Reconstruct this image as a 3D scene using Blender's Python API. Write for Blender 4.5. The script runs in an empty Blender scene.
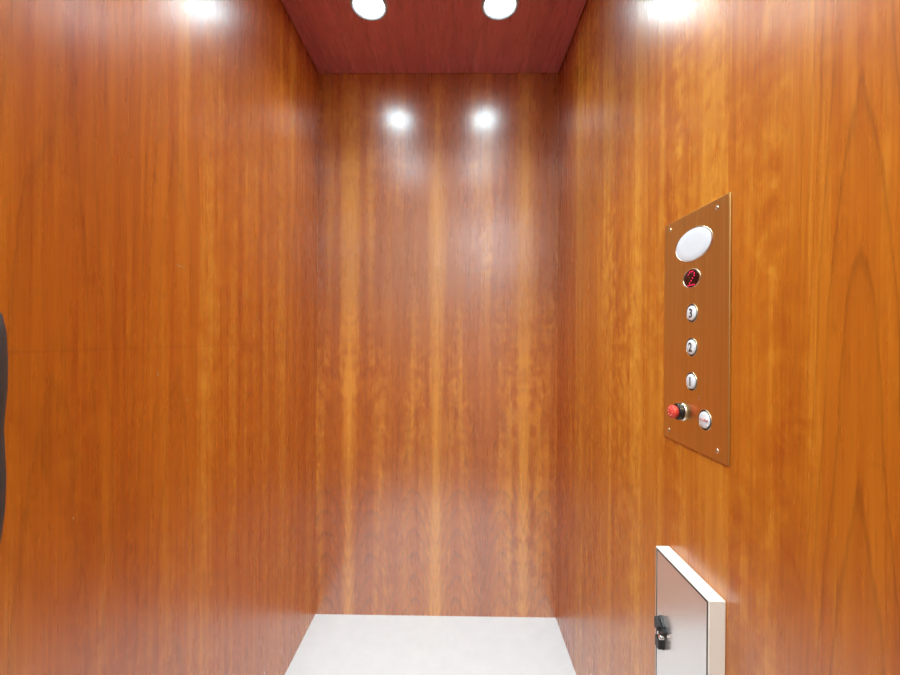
import bpy, bmesh, math
from mathutils import Vector, Matrix

# ---------------------------------------------------------------- camera, world, exposure
C = bpy.context.scene.collection
SC = bpy.context.scene
EYE = 1.0859                                   # camera height above the cab floor
XL, XR, YB, YF, ZC = -0.5396, 0.3965, 1.556, 0.330, 2.1098   # cab interior

yaw, pit, rol = math.radians(-0.726), math.radians(-0.056), math.radians(0.339)
fw = Vector((math.sin(yaw)*math.cos(pit), math.cos(yaw)*math.cos(pit), math.sin(pit)))
rt = Vector((math.cos(yaw), -math.sin(yaw), 0)); up = rt.cross(fw)
rt, up = math.cos(rol)*rt + math.sin(rol)*up, -math.sin(rol)*rt + math.cos(rol)*up
cd = bpy.data.cameras.new('camera'); cam = bpy.data.objects.new('camera', cd); C.objects.link(cam)
cd.sensor_width = 36.0; cd.lens = 16.0; cd.clip_start = 0.01
cam.matrix_world = Matrix(((rt.x, up.x, -fw.x, 0), (rt.y, up.y, -fw.y, 0), (rt.z, up.z, -fw.z, EYE), (0, 0, 0, 1)))
SC.camera = cam

w = bpy.data.worlds.new('world'); SC.world = w; w.use_nodes = True
w.node_tree.nodes['Background'].inputs[0].default_value = (0.86, 0.94, 1.0, 1)
w.node_tree.nodes['Background'].inputs[1].default_value = 1.3
SC.view_settings.view_transform = 'Standard'; SC.view_settings.look = 'None'
SC.view_settings.gamma = 1.0; SC.view_settings.use_curve_mapping = False
SC.view_settings.exposure = 2.28
LAMP = 6.2                                    # radiance of the four downlight lenses
LAMP_COL = (0.72, 0.97, 1.05)
BEAM = 4.3                                     # power of each downlight's beam
HALL = 44.0                                     # radiance of the added, unseen landing lamp that brightens the cab

# ---------------------------------------------------------------- node helpers
class NT:
    def __init__(self, name):
        self.m = bpy.data.materials.new(name); self.m.use_nodes = True
        self.t = self.m.node_tree; self.b = self.t.nodes['Principled BSDF']
    def n(self, typ, ins=(), **kw):
        x = self.t.nodes.new(typ)
        for k, v in kw.items(): setattr(x, k, v)
        for i, v in enumerate(ins):
            if v is None: continue
            if isinstance(v, bpy.types.NodeSocket): self.t.links.new(v, x.inputs[i])
            else: x.inputs[i].default_value = v
        return x
    def mt(self, op, a, b=None, c=None):
        return self.n('ShaderNodeMath', (a, b, c), operation=op).outputs[0]
    def link(self, s, name): self.t.links.new(s, self.b.inputs[name])
    def ramp(self, fac, stops, interp='LINEAR'):
        x = self.n('ShaderNodeValToRGB', (fac,)); r = x.color_ramp; r.interpolation = interp
        while len(r.elements) < len(stops): r.elements.new(0.5)
        for e, (p, c) in zip(r.elements, stops):
            e.position = p; e.color = (c if isinstance(c, tuple) else (c, c, c)) + (1,)
        return x.outputs[0]
    def comb(self, x, y, z): return self.n('ShaderNodeCombineXYZ', (x, y, z)).outputs[0]
    def noise(self, vec, scale=1.0, detail=3.0, rough=0.55, dist=0.0):
        x = self.n('ShaderNodeTexNoise'); self.t.links.new(vec, x.inputs['Vector'])
        x.inputs['Scale'].default_value = scale; x.inputs['Detail'].default_value = detail
        x.inputs['Roughness'].default_value = rough; x.inputs['Distortion'].default_value = dist
        return x.outputs['Fac']
    def mul(self, col, fac, amount):            # multiply colour by a grey or tinted factor
        x = self.n('ShaderNodeMix', data_type='RGBA', blend_type='MULTIPLY')
        x.inputs[0].default_value = amount
        self.t.links.new(col, x.inputs[6]); self.t.links.new(fac, x.inputs[7])
        return x.outputs[2]
    def mix(self, f, a, b):
        x = self.n('ShaderNodeMix', data_type='RGBA')
        for s, v in ((0, f), (6, a), (7, b)):
            if isinstance(v, bpy.types.NodeSocket): self.t.links.new(v, x.inputs[s])
            else: x.inputs[s].default_value = v if s == 0 else v + (1,)
        return x.outputs[2]

def mat(name, col, rough=0.5, metal=0.0, emit=None, strength=0.0, coat=0.0, wear=0.04, wscale=30.0, stretch=(1, 1, 1), spec=0.5):
    """plain procedural surface: colour with a faint noise in tone and gloss"""
    g = NT(name); b = g.b
    tc = g.n('ShaderNodeTexCoord').outputs['Object']
    mp = g.n('ShaderNodeMapping', (tc,)); mp.inputs['Scale'].default_value = stretch
    nz = g.noise(mp.outputs[0], wscale, 4)
    g.link(g.mix(nz, tuple(c*(1-wear) for c in col), tuple(min(1, c*(1+wear)) for c in col)), 'Base Color')
    g.link(g.mt('ADD', g.mt('MULTIPLY', nz, 0.08), max(0.0, rough-0.04)), 'Roughness')
    b.inputs['Metallic'].default_value = metal; b.inputs['Specular IOR Level'].default_value = spec
    b.inputs['Coat Weight'].default_value = coat; b.inputs['Coat Roughness'].default_value = 0.08
    if emit:
        b.inputs['Emission Color'].default_value = emit + (1,); b.inputs['Emission Strength'].default_value = strength
    return g.m

def wood(name, u_axis, v_axis, pale, mid, dark, u0, leaf, tc0, seed=0.0, kv=0.07, k=42.0, vb=-9.0, stripe=0.0,
         rings=0.5, band=0.6, mottle=0.5, split=None, extra=None, coat_rough=0.275, coat_ior=1.85, wobs=0.16, fine=1.0, rw=9.0, el=0.22, fade=(9.0, 9.5)):
    """lacquered book-matched cherry veneer: leaves mirrored about u0, flat-sawn arches centred at tc0 in each leaf"""
    g = NT(name); b = g.b
    s = g.n('ShaderNodeSeparateXYZ', (g.n('ShaderNodeTexCoord').outputs['Object'],))
    u, v = s.outputs['XYZ'.index(u_axis)], s.outputs['XYZ'.index(v_axis)]
    uo = g.mt('SUBTRACT', u, u0)
    t = g.mt('PINGPONG', uo, leaf)
    idx = g.mt('FLOOR', g.mt('DIVIDE', g.mt('ADD', uo, leaf), 2*leaf))       # pair index
    sd = g.mt('ADD', g.mt('MULTIPLY', idx, 0.37), seed)
    # arches
    wob = g.noise(g.comb(g.mt('MULTIPLY', t, 9), g.mt('MULTIPLY', v, 1.6), sd), 1, 3)
    wob = g.mt('MULTIPLY', g.mt('SUBTRACT', wob, 0.5), wobs)
    wob2 = g.mt('MULTIPLY', g.mt('SUBTRACT', g.noise(g.comb(g.mt('MULTIPLY', t, 60), g.mt('MULTIPLY', v, 9), sd), 1, 3), 0.5), 0.05)
    d = g.mt('ADD', g.mt('SUBTRACT', t, tc0), g.mt('MULTIPLY', wob, 0.20))
    vv = g.mt('SUBTRACT', v, vb)
    h = g.mt('MINIMUM', vv, g.mt('MULTIPLY', vv, el))
    gg = g.mt('ADD', g.mt('ADD', h, g.mt('MULTIPLY', g.mt('MULTIPLY', d, d), k)), g.mt('ADD', wob, wob2))
    ph = g.mt('FRACT', g.mt('DIVIDE', gg, kv))
    ring = g.ramp(ph, [(0.0, 1.0), (0.55, 0.95), (0.80, 0.78), (0.91, 0.25), (1.0, 1.0)])
    # vertical tone bands, curl, fibres
    bands = g.noise(g.comb(g.mt('MULTIPLY', t, 24), g.mt('MULTIPLY', v, 0.55), sd), 1, 4, 0.6)
    wide = g.noise(g.comb(g.mt('MULTIPLY', t, 6), g.mt('MULTIPLY', v, 0.4), g.mt('ADD', sd, 4.2)), 1, 2)
    curl = g.noise(g.comb(g.mt('MULTIPLY', t, 34), g.mt('MULTIPLY', v, 26), sd), 1, 4, 0.6, 0.6)
    where = g.ramp(g.noise(g.comb(g.mt('MULTIPLY', t, 7), g.mt('MULTIPLY', v, 1.2), g.mt('ADD', sd, 9.1)), 1, 2), [(0.40, 0.0), (0.62, 1.0)])
    fib = g.noise(g.comb(g.mt('MULTIPLY', u, 420), g.mt('MULTIPLY', v, 7), sd), 1, 3, 0.6)
    pore = g.ramp(g.noise(g.comb(g.mt('MULTIPLY', u, 260), g.mt('MULTIPLY', v, 26), sd), 1, 2), [(0.54, 1.0), (0.74, 0.72)])
    tone = g.mt('ADD', g.mt('MULTIPLY', g.mt('SUBTRACT', bands, 0.5), 2.0*band), g.mt('MULTIPLY', g.mt('SUBTRACT', wide, 0.5), 1.4*band))
    tone = g.mt('ADD', tone, g.mt('MULTIPLY', g.mt('MULTIPLY', g.mt('SUBTRACT', curl, 0.5), where), 1.7*mottle))
    tone = g.mt('ADD', tone, g.mt('MULTIPLY', g.mt('SUBTRACT', fib, 0.5), 0.40*fine))
    streak = g.noise(g.comb(g.mt('MULTIPLY', u, 130), g.mt('MULTIPLY', v, 2.2), sd), 1, 3, 0.6)
    tone = g.mt('ADD', tone, g.mt('MULTIPLY', g.mt('SUBTRACT', streak, 0.5), 0.45*fine))
    tone = g.mt('ADD', tone, 0.5)
    if stripe:                                                               # paler sapwood line along the matched joint
        sj = g.mt('ADD', t, g.mt('MULTIPLY', wob, 0.10))
        tone = g.mt('ADD', tone, g.mt('MULTIPLY', g.ramp(g.mt('DIVIDE', sj, leaf), [(0.0, 1.0), (0.07, 0.75), (0.26, 0.0)]), stripe))
    col = g.ramp(tone, [(0.12, dark), (0.5, mid), (0.92, pale)])
    fd = g.n('ShaderNodeMapRange', (v, fade[0], fade[1], 1.0, 0.22)).outputs[0]
    fd = g.mt('MULTIPLY', fd, g.n('ShaderNodeMapRange', (g.mt('ABSOLUTE', d), rw*0.4, rw, 1.0, 0.12)).outputs[0])
    ring = g.mt('SUBTRACT', 1.0, g.mt('MULTIPLY', g.mt('SUBTRACT', 1.0, ring), fd))
    col = g.mul(col, ring, rings); col = g.mul(col, pore, 0.4*fine)
    if split:                                                                # a darker leaf beyond this line
        at, tint = split
        side = g.mt('GREATER_THAN', u, at)
        col = g.mul(col, g.mix(side, (1, 1, 1), tint), 1.0)
    if extra: col = extra(g, u, v, col)
    g.link(col, 'Base Color')
    b.inputs['Roughness'].default_value = 0.5; b.inputs['Specular IOR Level'].default_value = 0.1
    b.inputs['Coat Weight'].default_value = 1.0; b.inputs['Coat IOR'].default_value = coat_ior
    cn = g.noise(g.comb(g.mt('MULTIPLY', u, 60), g.mt('MULTIPLY', v, 5), sd), 1, 3)
    g.link(g.mt('ADD', g.mt('MULTIPLY', cn, 0.03), coat_rough-0.015), 'Coat Roughness')
    bp = g.n('ShaderNodeBump'); bp.inputs['Strength'].default_value = 0.22; bp.inputs['Distance'].default_value = 0.0006
    g.t.links.new(g.mt('ADD', fib, g.mt('MULTIPLY', curl, 0.8)), bp.inputs['Height'])
    g.t.links.new(bp.outputs[0], b.inputs['Coat Normal'])
    return g.m

def scratches(spots, dark_line=None):
    """short pale nicks in the lacquer: (u, v, half length in u, half height in v, slope)"""
    def f(g, u, v, col):
        for (a, c, lu, lv, sl) in spots:
            du = g.mt('SUBTRACT', u, a); dv = g.mt('SUBTRACT', g.mt('SUBTRACT', v, c), g.mt('MULTIPLY', du, sl))
            hit = g.mt('MULTIPLY', g.mt('LESS_THAN', g.mt('ABSOLUTE', du), lu), g.mt('LESS_THAN', g.mt('ABSOLUTE', dv), lv))
            col = g.mix(hit, col, (0.70, 0.40, 0.16))
        if dark_line:                                # faint darker line right across the panel
            hit = g.mt('LESS_THAN', g.mt('ABSOLUTE', g.mt('SUBTRACT', v, dark_line)), 0.0016)
            col = g.mul(col, g.mix(hit, (1, 1, 1), (0.90, 0.86, 0.84)), 1.0)
        return col
    return f

# ---------------------------------------------------------------- materials
PALE, MID, DARK = (0.80, 0.320, 0.030), (0.59, 0.148, 0.005), (0.42, 0.070, 0.002)
M = {}
M['wood_left'] = wood('cherry_left', 'Y', 'Z', PALE, MID, DARK, 1.05, 0.40, 0.28, seed=2.3, kv=0.10, k=26, band=0.62, mottle=0.42, rings=0.22,
                      extra=scratches([(0.777, EYE+0.136, 0.011, 0.0007, -0.12), (0.72, EYE-0.07, 0.0012, 0.004, 0), (0.86, EYE-0.06, 0.003, 0.0012, 0),
                                       (0.80, EYE-0.13, 0.0035, 0.0010, 0), (0.56, EYE-0.26, 0.0010, 0.0022, 0)], EYE-0.022))
M['wood_right'] = wood('cherry_right', 'Y', 'Z', (0.72, 0.310, 0.030), (0.50, 0.142, 0.006), (0.36, 0.070, 0.003), 1.317, 0.46, -0.012, seed=7.7,
                       kv=0.10, k=75, wobs=0.10, el=0.5, rw=0.13, band=0.60, mottle=0.85, rings=0.36, split=(1.317, (0.86, 0.66, 0.55)))
M['wood_back'] = wood('cherry_back', 'X', 'Z', (0.74, 0.285, 0.030), (0.48, 0.114, 0.005), (0.34, 0.066, 0.004), -0.0715, 0.170, 0.083, seed=4.1,
                      kv=0.088, k=36, vb=0.50, stripe=0.37, coat_ior=2.5, fade=(0.45, 0.8), wobs=0.17, fine=0.60, band=0.58, mottle=0.65, rings=0.48)
M['wood_ceil'] = wood('cherry_ceiling', 'X', 'Y', (0.66, 0.164, 0.165), (0.55, 0.126, 0.128), (0.41, 0.091, 0.095), -0.07, 0.235, 0.10, seed=1.4,
                      kv=0.09, k=40, fine=0.5, band=0.5, mottle=0.7, rings=0.3)
M['dark'] = mat('shadow_black', (0.012, 0.008, 0.006), 0.9)
def floor_mat():
    g = NT('white_vinyl'); tc = g.n('ShaderNodeTexCoord').outputs['Object']
    a = g.noise(tc, 18, 6, 0.7); f = g.noise(tc, 160, 3, 0.7)
    t = g.mt('ADD', g.mt('MULTIPLY', a, 0.7), g.mt('MULTIPLY', f, 0.3))
    g.link(g.ramp(t, [(0.30, (0.70, 0.735, 0.745)), (0.62, (0.765, 0.795, 0.805))]), 'Base Color')
    g.b.inputs['Roughness'].default_value = 0.55; g.b.inputs['Specular IOR Level'].default_value = 0.3
    return g.m
M['floor'] = floor_mat()
M['plaster'] = mat('landing_plaster', (0.30, 0.25, 0.20), 0.85)
M['white_paint'] = mat('white_paint', (0.80, 0.80, 0.78), 0.45)
M['oak'] = mat('landing_floorboards', (0.22, 0.13, 0.07), 0.4, stretch=(3, 20, 1), wear=0.25, wscale=4)
M['lens'] = mat('lamp_lens', (0.9, 0.9, 0.9), 0.4, emit=LAMP_COL, strength=LAMP)
M['added_lens'] = mat('added_lamp_glow', (0.9, 0.9, 0.9), 0.4, emit=(0.93, 0.98, 1.0), strength=HALL)  # glow of the lamp added on the landing
M['trim'] = mat('lamp_trim', (0.42, 0.42, 0.43), 0.35)
M['brass'] = mat('brushed_brass', (0.76, 0.62, 0.26), 0.33, 1.0, wear=0.22, wscale=6, stretch=(40, 0.6, 40))
M['brass_edge'] = mat('polished_brass', (0.80, 0.58, 0.36), 0.2, 1.0)
M['rim'] = mat('button_rim', (0.62, 0.50, 0.36), 0.36, 1.0)
M['chrome'] = mat('chrome', (0.78, 0.77, 0.75), 0.16, 1.0)
M['black_gloss'] = mat('black_plastic', (0.012, 0.012, 0.013), 0.25)
M['opal'] = mat('opal_lens', (0.52, 0.555, 0.60), 0.35, emit=(0.82, 0.92, 1.0), strength=0.06)
M['button'] = mat('button_white', (0.74, 0.77, 0.82), 0.30)
M['ink'] = mat('button_ink', (0.02, 0.025, 0.03), 0.5)
M['red_ink'] = mat('red_ink', (0.60, 0.22, 0.19), 0.5)
M['red'] = mat('stop_red', (0.72, 0.070, 0.050), 0.28)
M['red_pale'] = mat('stop_mark', (0.85, 0.30, 0.25), 0.4)
M['display'] = mat('display_window', (0.020, 0.003, 0.006), 0.12)
M['led'] = mat('led_dots', (0.3, 0.0, 0.02), 0.4, emit=(1.0, 0.015, 0.11), strength=0.22)
M['steel'] = mat('satin_steel', (0.82, 0.82, 0.815), 0.235, 0.8, wear=0.03, wscale=10)
M['enamel'] = mat('pale_enamel', (0.84, 0.82, 0.76), 0.30, 0.0, wear=0.03, stretch=(1, 1, 0.2))
M['gap_shade'] = mat('gap_shade_dark', (0.05, 0.045, 0.04), 0.7)  # dark colour standing in for shade between rim and door
M['latch'] = mat('latch_black', (0.022, 0.022, 0.023), 0.38)
M['bronze'] = mat('dark_grey_handle', (0.075, 0.072, 0.075), 0.42, 0.3)

# ---------------------------------------------------------------- mesh helpers
def box(bm, lo, hi, mi=0):
    vs = [bm.verts.new((x, y, z)) for x in (lo[0], hi[0]) for y in (lo[1], hi[1]) for z in (lo[2], hi[2])]
    fs = []
    for f in ((0, 1, 3, 2), (4, 6, 7, 5), (0, 4, 5, 1), (2, 3, 7, 6), (0, 2, 6, 4), (1, 5, 7, 3)):
        fc = bm.faces.new([vs[i] for i in f]); fc.material_index = mi; fs.append(fc)
    return vs, fs

def obj(name, bm, mats, parent=None, loc=(0, 0, 0), smooth=False, bevel=0.0, seg=2):
    bmesh.ops.recalc_face_normals(bm, faces=bm.faces)
    me = bpy.data.meshes.new(name); bm.to_mesh(me); bm.free()
    for m in (mats if isinstance(mats, (list, tuple)) else [mats]): me.materials.append(m)
    if smooth or bevel: me.polygons.foreach_set('use_smooth', [True]*len(me.polygons))
    o = bpy.data.objects.new(name, me); C.objects.link(o); o.location = loc
    if parent: o.parent = parent
    if bevel:
        b = o.modifiers.new('bevel', 'BEVEL'); b.width = bevel; b.segments = seg; b.limit_method = 'ANGLE'; b.harden_normals = True
    return o

def tag(o, label, cat, group=None):
    o['label'] = label; o['category'] = cat
    if group: o['group'] = group
    return o
def thing(name, label, cat, loc, group=None, rot=None):
    o = bpy.data.objects.new(name, None); C.objects.link(o); o.location = loc; o.empty_display_size = 0.05
    if rot: o.rotation_euler = rot
    return tag(o, label, cat, group)
def structure(name, bm, mats, parent=None, **kw):
    o = obj(name, bm, mats, parent, **kw)
    if not parent: o['kind'] = 'structure'
    return o

def disc_lathe(bm, prof, n=48, sx=1.0, sy=1.0, c=(0, 0)):
    """revolve (radius, height) about local Z; sx, sy stretch it to an oval"""
    rows = []
    for r, z in prof:
        if r < 1e-9: rows.append([bm.verts.new((c[0], c[1], z))])
        else: rows.append([bm.verts.new((c[0]+sx*r*math.cos(2*math.pi*i/n), c[1]+sy*r*math.sin(2*math.pi*i/n), z)) for i in range(n)])
    for a, b in zip(rows, rows[1:]):
        for i in range(n):
            j = (i+1) % n
            if len(a) == 1 and len(b) == 1: continue
            if len(a) == 1: bm.faces.new((a[0], b[i], b[j]))
            elif len(b) == 1: bm.faces.new((a[i], a[j], b[0]))
            else: bm.faces.new((a[i], a[j], b[j], b[i]))
    return bm

def lathe(prof, **kw): return disc_lathe(bmesh.new(), prof, **kw)

def text_bm(s, size, depth=0.0003, bold=0.0, sx=1.0):
    cu = bpy.data.curves.new('lettering', 'FONT'); cu.body = s; cu.size = size; cu.extrude = depth; cu.offset = bold
    cu.align_x = 'CENTER'; cu.align_y = 'CENTER'; cu.resolution_u = 6
    o = bpy.data.objects.new('lettering', cu); C.objects.link(o)
    bpy.context.view_layer.update()
    me = bpy.data.meshes.new_from_object(o.evaluated_get(bpy.context.evaluated_depsgraph_get()))
    bm = bmesh.new(); bm.from_mesh(me)
    bpy.data.objects.remove(o); bpy.data.curves.remove(cu); bpy.data.meshes.remove(me)
    xs = [v.co.x for v in bm.verts]; ys = [v.co.y for v in bm.verts]
    cx, cy = (min(xs)+max(xs))/2, (min(ys)+max(ys))/2
    for v in bm.verts: v.co.x = (v.co.x-cx)*sx; v.co.y -= cy
    return bm

# ---------------------------------------------------------------- cab shell
T = 0.02
bm = bmesh.new(); box(bm, (XL-T, YB, 0), (XR+T, YB+T, ZC+0.012)); structure('wall_back', bm, M['wood_back'])
bm = bmesh.new(); box(bm, (XL-T, YF, 0), (XL, YB, ZC+0.012)); structure('wall_left', bm, M['wood_left'])
bm = bmesh.new(); box(bm, (XR, YF, 0), (XR+T, YB, ZC+0.012)); structure('wall_right', bm, M['wood_right'])
bm = bmesh.new(); box(bm, (XL-T, YF, -0.03), (XR+T, YB+T, 0)); structure('floor', bm, M['floor'])
bm = bmesh.new(); G = 0.003
box(bm, (XL+G, YF, ZC), (XR-G, YB-G, ZC+0.012), 0)
box(bm, (XL-T, YF, ZC+0.012), (XR+T, YB+T, ZC+0.03), 1)
structure('ceiling', bm, [M['wood_ceil'], M['dark']])

# landing in front of the cab, behind the camera
HX0, HX1, HY, HZ = -1.25, 1.15, -1.2, 2.5
bm = bmesh.new(); box(bm, (HX0, HY, -0.03), (HX1, YF-0.015, 0)); structure('floor_landing', bm, M['oak'])
bm = bmesh.new(); box(bm, (HX0, HY, HZ), (HX1, YF-0.015, HZ+0.03)); structure('ceiling_landing', bm, M['white_paint'])
bm = bmesh.new(); box(bm, (HX0-0.03, HY, 0), (HX0, YF-0.015, HZ)); structure('wall_landing_left', bm, M['plaster'])
bm = bmesh.new(); box(bm, (HX1, HY, 0), (HX1+0.03, YF-0.015, HZ)); structure('wall_landing_right', bm, M['plaster'])
OX0, OX1, OZ = XL, XR, 2.06
bm = bmesh.new(); y0, y1 = 0.17, YF-0.015
box(bm, (HX0, y0, 0), (OX0, y1, HZ)); box(bm, (OX1, y0, 0), (HX1, y1, HZ)); box(bm, (OX0, y0, OZ), (OX1, y1, HZ))
structure('wall_front', bm, M['plaster'])
DX0, DX1, DZ, TZ = 0.12, 0.62, 1.80, 2.38      # landing door and the glazed light above it
bm = bmesh.new(); y0, y1 = HY-0.06, HY
box(bm, (HX0, y0, 0), (DX0, y1, HZ)); box(bm, (DX1, y0, 0), (HX1, y1, HZ)); box(bm, (DX0, y0, TZ), (DX1, y1, HZ)); box(bm, (DX0, y0, DZ), (DX1, y1, DZ+0.05))
structure('wall_landing_back', bm, M['plaster'])
bm = bmesh.new(); box(bm, (DX0+0.002, HY-0.05, 0.004), (DX1-0.002, HY-0.012, DZ-0.002)); structure('door_1', bm, M['white_paint'])
gl = NT('clear_glass'); gl.b.inputs['Transmission Weight'].default_value = 1; gl.b.inputs['Roughness'].default_value = 0.0; gl.b.inputs['IOR'].default_value = 1.02
bm = bmesh.new(); box(bm, (DX0, HY-0.035, DZ+0.05), (DX1, HY-0.031, TZ)); structure('window_1', bm, gl.m)

# ---------------------------------------------------------------- lamps
M['lens_front'] = mat('lamp_lens_front', (0.9, 0.9, 0.9), 0.4, emit=LAMP_COL, strength=LAMP*1.1)
def downlight(x, y, label, lens='lens'):
    t = thing('recessed_light', label, 'ceiling light', (x, y, ZC), 'round recessed lights in the cab ceiling')
    obj('trim_ring', lathe([(0.0455, -0.0010), (0.0475, -0.0030), (0.0515, -0.0062), (0.0550, -0.0058), (0.058, -0.0005)]), M['trim'], t, smooth=True)
    obj('lens', lathe([(0, -0.0022), (0.030, -0.0020), (0.0455, -0.0012), (0.0455, -0.0005)]), M[lens], t, smooth=True)
    ld = bpy.data.lights.new('lamp_beam', 'SPOT'); ld.energy = BEAM; ld.color = LAMP_COL; ld.spot_size = math.radians(115); ld.spot_blend = 1.0
    ld.shadow_soft_size = 0.04
    lo = bpy.data.objects.new('lamp_beam', ld); C.objects.link(lo); lo.parent = t; lo.location = (0, 0, -0.012)
    return t
downlight(-0.272, 1.233, 'round recessed ceiling light near the back wall, left of the visible pair')
downlight(0.132, 1.233, 'round recessed ceiling light near the back wall, right of the visible pair')
downlight(-0.272, 0.69, 'round recessed ceiling light near the cab opening, on the left wall side', 'lens_front')
downlight(0.132, 0.69, 'round recessed ceiling light near the cab opening, on the right wall side', 'lens_front')
t = thing('added_landing_lamp', 'added round lamp on the landing ceiling, unseen, brightening the cab', 'ceiling light', (-0.45, -0.45, HZ))  # lamp added out of view to throw more light into the cab
obj('added_lamp_base', lathe([(0.17, -0.0005), (0.17, -0.02), (0.155, -0.025)]), M['trim'], t, smooth=True)
obj('added_lamp_shade', lathe([(0.155, -0.022), (0.15, -0.045), (0.11, -0.065), (0, -0.075)]), M['added_lens'], t, smooth=True)

# ---------------------------------------------------------------- control panel on the right wall
# local frame of the panel: x runs towards the cab opening, y up, z out from the wall
PY, PZ = 0.6685, EYE+0.0139
panel = thing('control_panel', 'brass elevator control panel with three floor buttons on the right wall', 'control panel', (XR, PY, PZ))
panel.rotation_euler = Matrix(((0, 0, -1), (-1, 0, 0), (0, 1, 0))).to_euler()
def pl(y, z): return (PY-y+0.0052, z-(PZ-EYE))         # depth along the wall, height from the eye -> panel x, y
PW, PH, PT = 0.0892, 0.1965, 0.0032
bm = bmesh.new(); box(bm, (-PW, -PH, 0.0003), (PW, PH, PT)); obj('face_plate', bm, M['brass'], panel, bevel=0.0009, seg=3)
for y, z in ((0.7437, 0.1983), (0.6126, 0.1969), (0.7444, -0.1675), (0.6089, -0.1681)):
    x, h = pl(y, z)
    b = lathe([(0, PT+0.0005), (0.0012, PT+0.0005), (0.0014, PT+0.0014), (0.0032, PT+0.0010), (0.0036, PT-0.0002)], n=20)
    obj('screw', b, M['rim'], panel, (x, h, 0), smooth=True)
# oval emergency lamp lens
x, h = pl(0.6738, 0.1558)
lens = obj('lamp_lens', lathe([(0, PT+0.0022), (0.6, PT+0.0020), (0.9, PT+0.0014), (0.985, PT+0.0002), (0.985, PT-0.0005)], n=64, sx=0.0505, sy=0.0268), M['opal'], panel, (x, h, 0), smooth=True)
obj('lens_rim', lathe([(0.985, PT-0.0005), (0.985, PT+0.0010), (1.02, PT+0.0012), (1.045, PT-0.0002)], n=64, sx=0.0505, sy=0.0268), M['rim'], lens, smooth=True)
# floor display
x, h = pl(0.6765, 0.1001)
dsp = obj('floor_display', lathe([(0, PT+0.0006), (0.9, PT+0.0006), (1, PT+0.0002), (1, PT-0.0005)], n=48, sx=0.0232, sy=0.0148), M['display'], panel, (x, h, 0), smooth=True)
obj('display_rim', lathe([(1.0, PT-0.0005), (1.0, PT+0.0012), (1.05, PT+0.0012), (1.09, PT-0.0002)], n=48, sx=0.0232, sy=0.0148), M['rim'], dsp, smooth=True)
bm = bmesh.new()
for r, row in enumerate(('.###.', '#...#', '....#', '...#.', '..#..', '.#...', '#####')):
    for c, ch in enumerate(row):
        if ch == '#': disc_lathe(bm, [(0, PT+0.0010), (0.00125, PT+0.0010), (0.00125, PT+0.0006)], n=10, c=((c-2)*0.0043, (3-r)*0.0037))
obj('led_numeral', bm, M['led'], dsp)
# floor buttons
def push_button(y, z, cap_label, s, size, ink, rad=0.0128, bold=0.0, sx=1.0, name='floor_button'):
    x, h = pl(y, z)
    b = obj(name, lathe([(0, PT+0.0026), (rad*0.86, PT+0.0025), (rad*0.94, PT+0.0019), (rad*0.96, PT+0.0)], n=40), M['button'], panel, (x, h, 0), smooth=True)
    b['label'] = cap_label
    obj('button_well', lathe([(rad*0.96, PT+0.0003), (rad*1.08, PT+0.0004), (rad*1.13, PT+0.0008), (rad*1.16, PT-0.0003)], n=40), [M['black_gloss']], b, smooth=True)
    obj('button_rim', lathe([(rad*1.161, PT-0.0003), (rad*1.161, PT+0.0007), (rad*1.18, PT+0.0009), (rad*1.21, PT+0.0006), (rad*1.22, PT-0.0003)], n=40), M['rim'], b, smooth=True)
    obj('numeral' if len(s) == 1 else 'lettering', text_bm(s, size, 0.0002, bold, sx), ink, b, (0, 0, PT+0.0027))
push_button(0.6744, 0.0422, 'round white floor button marked 3', '3', 0.0210, M['ink'], bold=0.0004)
push_button(0.6749, -0.0143, 'round white floor button marked 2', '2', 0.0210, M['ink'], bold=0.0004)
push_button(0.6748, -0.0713, 'round white floor button marked 1', '1', 0.0210, M['ink'], bold=0.0004)
push_button(0.6383, -0.1278, 'round white alarm button with red lettering', 'ALARM', 0.0066, M['red_ink'], rad=0.0136, bold=0.0001, name='alarm_button')
# stop button
x, h = pl(0.7025, -0.1265)
st = obj('stop_button', lathe([(0.0100, 0.010), (0.0100, 0.0155), (0.0112, 0.0165), (0.0114, 0.0215), (0.0104, 0.0228), (0, 0.0232)], n=40), M['red'], panel, (x, h, 0), smooth=True)
st['label'] = 'protruding red stop button'
obj('collar', lathe([(0.0098, 0.0135), (0.0132, 0.0135), (0.0140, 0.0125), (0.0140, PT+0.0035)], n=40), M['black_gloss'], st, smooth=True)
obj('collar_ring', lathe([(0.0139, PT+0.0030), (0.0152, PT+0.0030), (0.0160, PT+0.0022), (0.0162, PT-0.0003)], n=40), M['chrome'], st, smooth=True)
bm = bmesh.new()
for k in range(8):
    a = k*math.pi/4; disc_lathe(bm, [(0, 0.0236), (0.0011, 0.0236), (0.0011, 0.0229)], n=8, c=(0.0068*math.cos(a), 0.0068*math.sin(a)))
obj('stop_mark', bm, M['red_pale'], st)
x, h = pl(0.655, -0.0961)
obj('key_slot', lathe([(0, PT+0.0004), (0.0016, PT+0.0004), (0.0020, PT-0.0002)], n=14, sx=0.6, sy=1.4), M['chrome'], panel, (x, h, 0), smooth=True)

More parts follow.
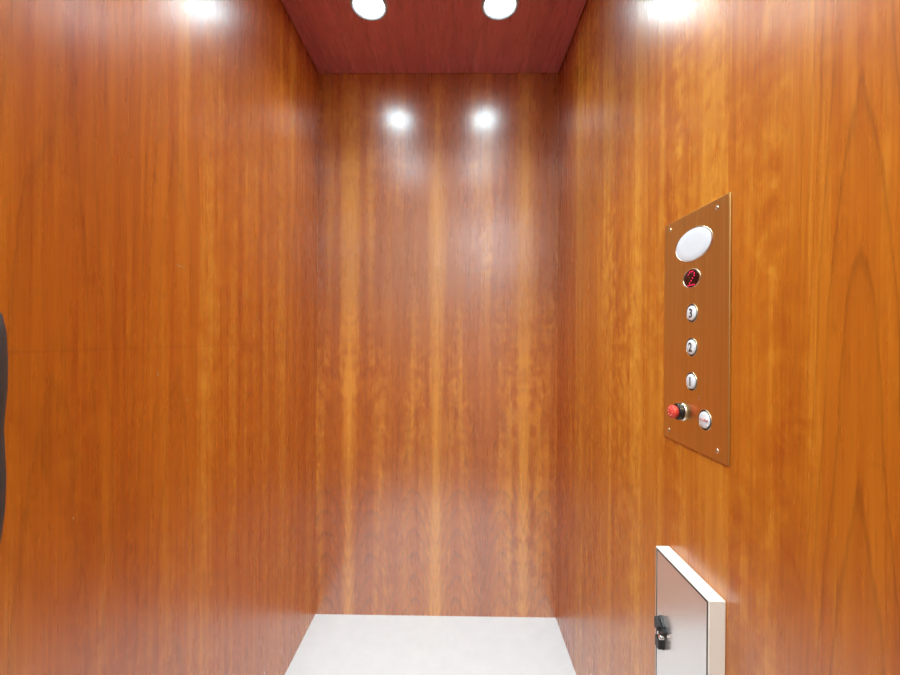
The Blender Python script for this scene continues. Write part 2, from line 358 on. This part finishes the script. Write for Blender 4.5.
# ---------------------------------------------------------------- phone cabinet on the right wall
BY0, BY1, BZ1, BD = 0.586, 0.741, EYE-0.3815, 0.025
BZ0 = EYE-0.680
cab = thing('phone_cabinet', 'pale steel phone cabinet with black latch low on the right wall', 'cabinet', (XR, (BY0+BY1)/2, BZ0))
cab.rotation_euler = panel.rotation_euler
hw, H = (BY1-BY0)/2, BZ1-BZ0
bm = bmesh.new(); e = 0.0032                       # open-fronted tray: back, sides, rim, recess coloured dark as gap shade
loop = lambda i, z: [bm.verts.new((x, y, z)) for x, y in ((-hw+i, i), (hw-i, i), (hw-i, H-i), (-hw+i, H-i))]
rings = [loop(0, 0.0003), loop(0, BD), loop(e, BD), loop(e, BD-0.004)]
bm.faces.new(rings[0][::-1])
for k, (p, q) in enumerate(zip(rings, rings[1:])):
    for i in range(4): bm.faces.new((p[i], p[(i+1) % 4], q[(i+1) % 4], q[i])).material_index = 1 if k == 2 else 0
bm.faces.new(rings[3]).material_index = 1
obj('casing', bm, [M['enamel'], M['gap_shade']], cab, bevel=0.0016, seg=3)
bm = bmesh.new(); box(bm, (-hw+0.0057, 0.0057, BD-0.0038), (hw-0.0057, H-0.0057, BD-0.0002)); door = obj('door', bm, M['steel'], cab, bevel=0.0006)
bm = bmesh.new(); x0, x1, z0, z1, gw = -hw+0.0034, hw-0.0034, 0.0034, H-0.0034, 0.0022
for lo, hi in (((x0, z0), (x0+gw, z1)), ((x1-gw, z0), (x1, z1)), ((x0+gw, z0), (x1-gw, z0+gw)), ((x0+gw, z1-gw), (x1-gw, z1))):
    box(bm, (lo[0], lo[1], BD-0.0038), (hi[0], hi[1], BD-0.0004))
obj('gap_shade', bm, M['gap_shade'], cab)  # dark strip round the door, painted shade and reflection of the rim
lx, lz = -(0.713-(BY0+BY1)/2), EYE-0.521-BZ0
bm = bmesh.new()                                # escutcheon with a tapered thumb lever, a foot block and a cross arm
def prism(bm, pts, z0, z1):
    a = [bm.verts.new((lx+x*1.15, lz+y*0.92, z0)) for x, y in pts]; b = [bm.verts.new((lx+x*1.15, lz+y*0.92, z1)) for x, y in pts]
    bm.faces.new(a); bm.faces.new(b[::-1])
    for i in range(len(pts)):
        j = (i+1) % len(pts); bm.faces.new((a[i], a[j], b[j], b[i]))
prism(bm, [(-0.007, -0.029), (0.006, -0.029), (0.007, 0.016), (0.000, 0.026), (-0.007, 0.028)], BD-0.0002, BD+0.0045)
prism(bm, [(-0.006, 0.006), (0.004, 0.006), (0.004, 0.014), (-0.004, 0.027), (-0.006, 0.027)], BD+0.004, BD+0.0125)
prism(bm, [(-0.006, -0.029), (0.005, -0.029), (0.005, -0.010), (-0.006, -0.008)], BD+0.004, BD+0.011)
prism(bm, [(0.004, 0.008), (0.014, 0.009), (0.014, 0.013), (0.004, 0.014)], BD-0.0002, BD+0.007)
lt = obj('latch', bm, M['latch'], door, bevel=0.0008); lt['label'] = 'black latch'
# (latch parts stay one mesh; the bright key cylinder is its own piece)
bm = lathe([(0.0042, BD+0.003), (0.0042, BD+0.0095), (0.0034, BD+0.0105), (0, BD+0.0108)], n=24)
for v in bm.verts: v.co.x += lx+0.006; v.co.y += lz-0.004
kc = obj('key_cylinder', bm, M['chrome'], door, smooth=True); kc['label'] = 'chrome key cylinder beside the latch'

# ---------------------------------------------------------------- pull handle at the left edge
HYp = 0.432
hd = thing('pull_handle', 'dark grey curved pull handle on the left wall at the cab opening', 'handle', (XL, HYp, EYE-0.102))
bm = bmesh.new()
prof = [(0.127, 0.034, 0.004), (0.125, 0.040, 0.007), (0.118, 0.0445, 0.0095), (0.100, 0.0475, 0.011), (0.070, 0.0490, 0.0115), (0.040, 0.0488, 0.0115),
        (0.012, 0.0466, 0.0108), (-0.004, 0.0458, 0.0105), (-0.022, 0.0466, 0.0108), (-0.055, 0.0480, 0.0112), (-0.090, 0.0470, 0.011), (-0.112, 0.0450, 0.010), (-0.126, 0.0435, 0.009)]
N = 20; rows = []
for z, out, hwid in prof:
    out -= 0.0073; z *= 1.05                      # grip section: rounded, thickness 11 mm, outer face at «out»
    rows.append([bm.verts.new((out-0.0055+0.0055*math.cos(2*math.pi*i/N), hwid*math.sin(2*math.pi*i/N), z)) for i in range(N)])
for a, b in zip(rows, rows[1:]):
    for i in range(N): bm.faces.new((a[i], a[(i+1) % N], b[(i+1) % N], b[i]))
bm.faces.new(rows[0]); bm.faces.new(rows[-1][::-1])
obj('grip', bm, M['bronze'], hd, smooth=True)
for z in (0.085, -0.085):
    b = lathe([(0.011, 0.0003), (0.011, 0.003), (0.0065, 0.006), (0.006, 0.030), (0.008, 0.0385)], n=24)
    o = obj('post', b, M['bronze'], hd, (0, 0, z), smooth=True); o.rotation_euler = (0, math.pi/2, 0)
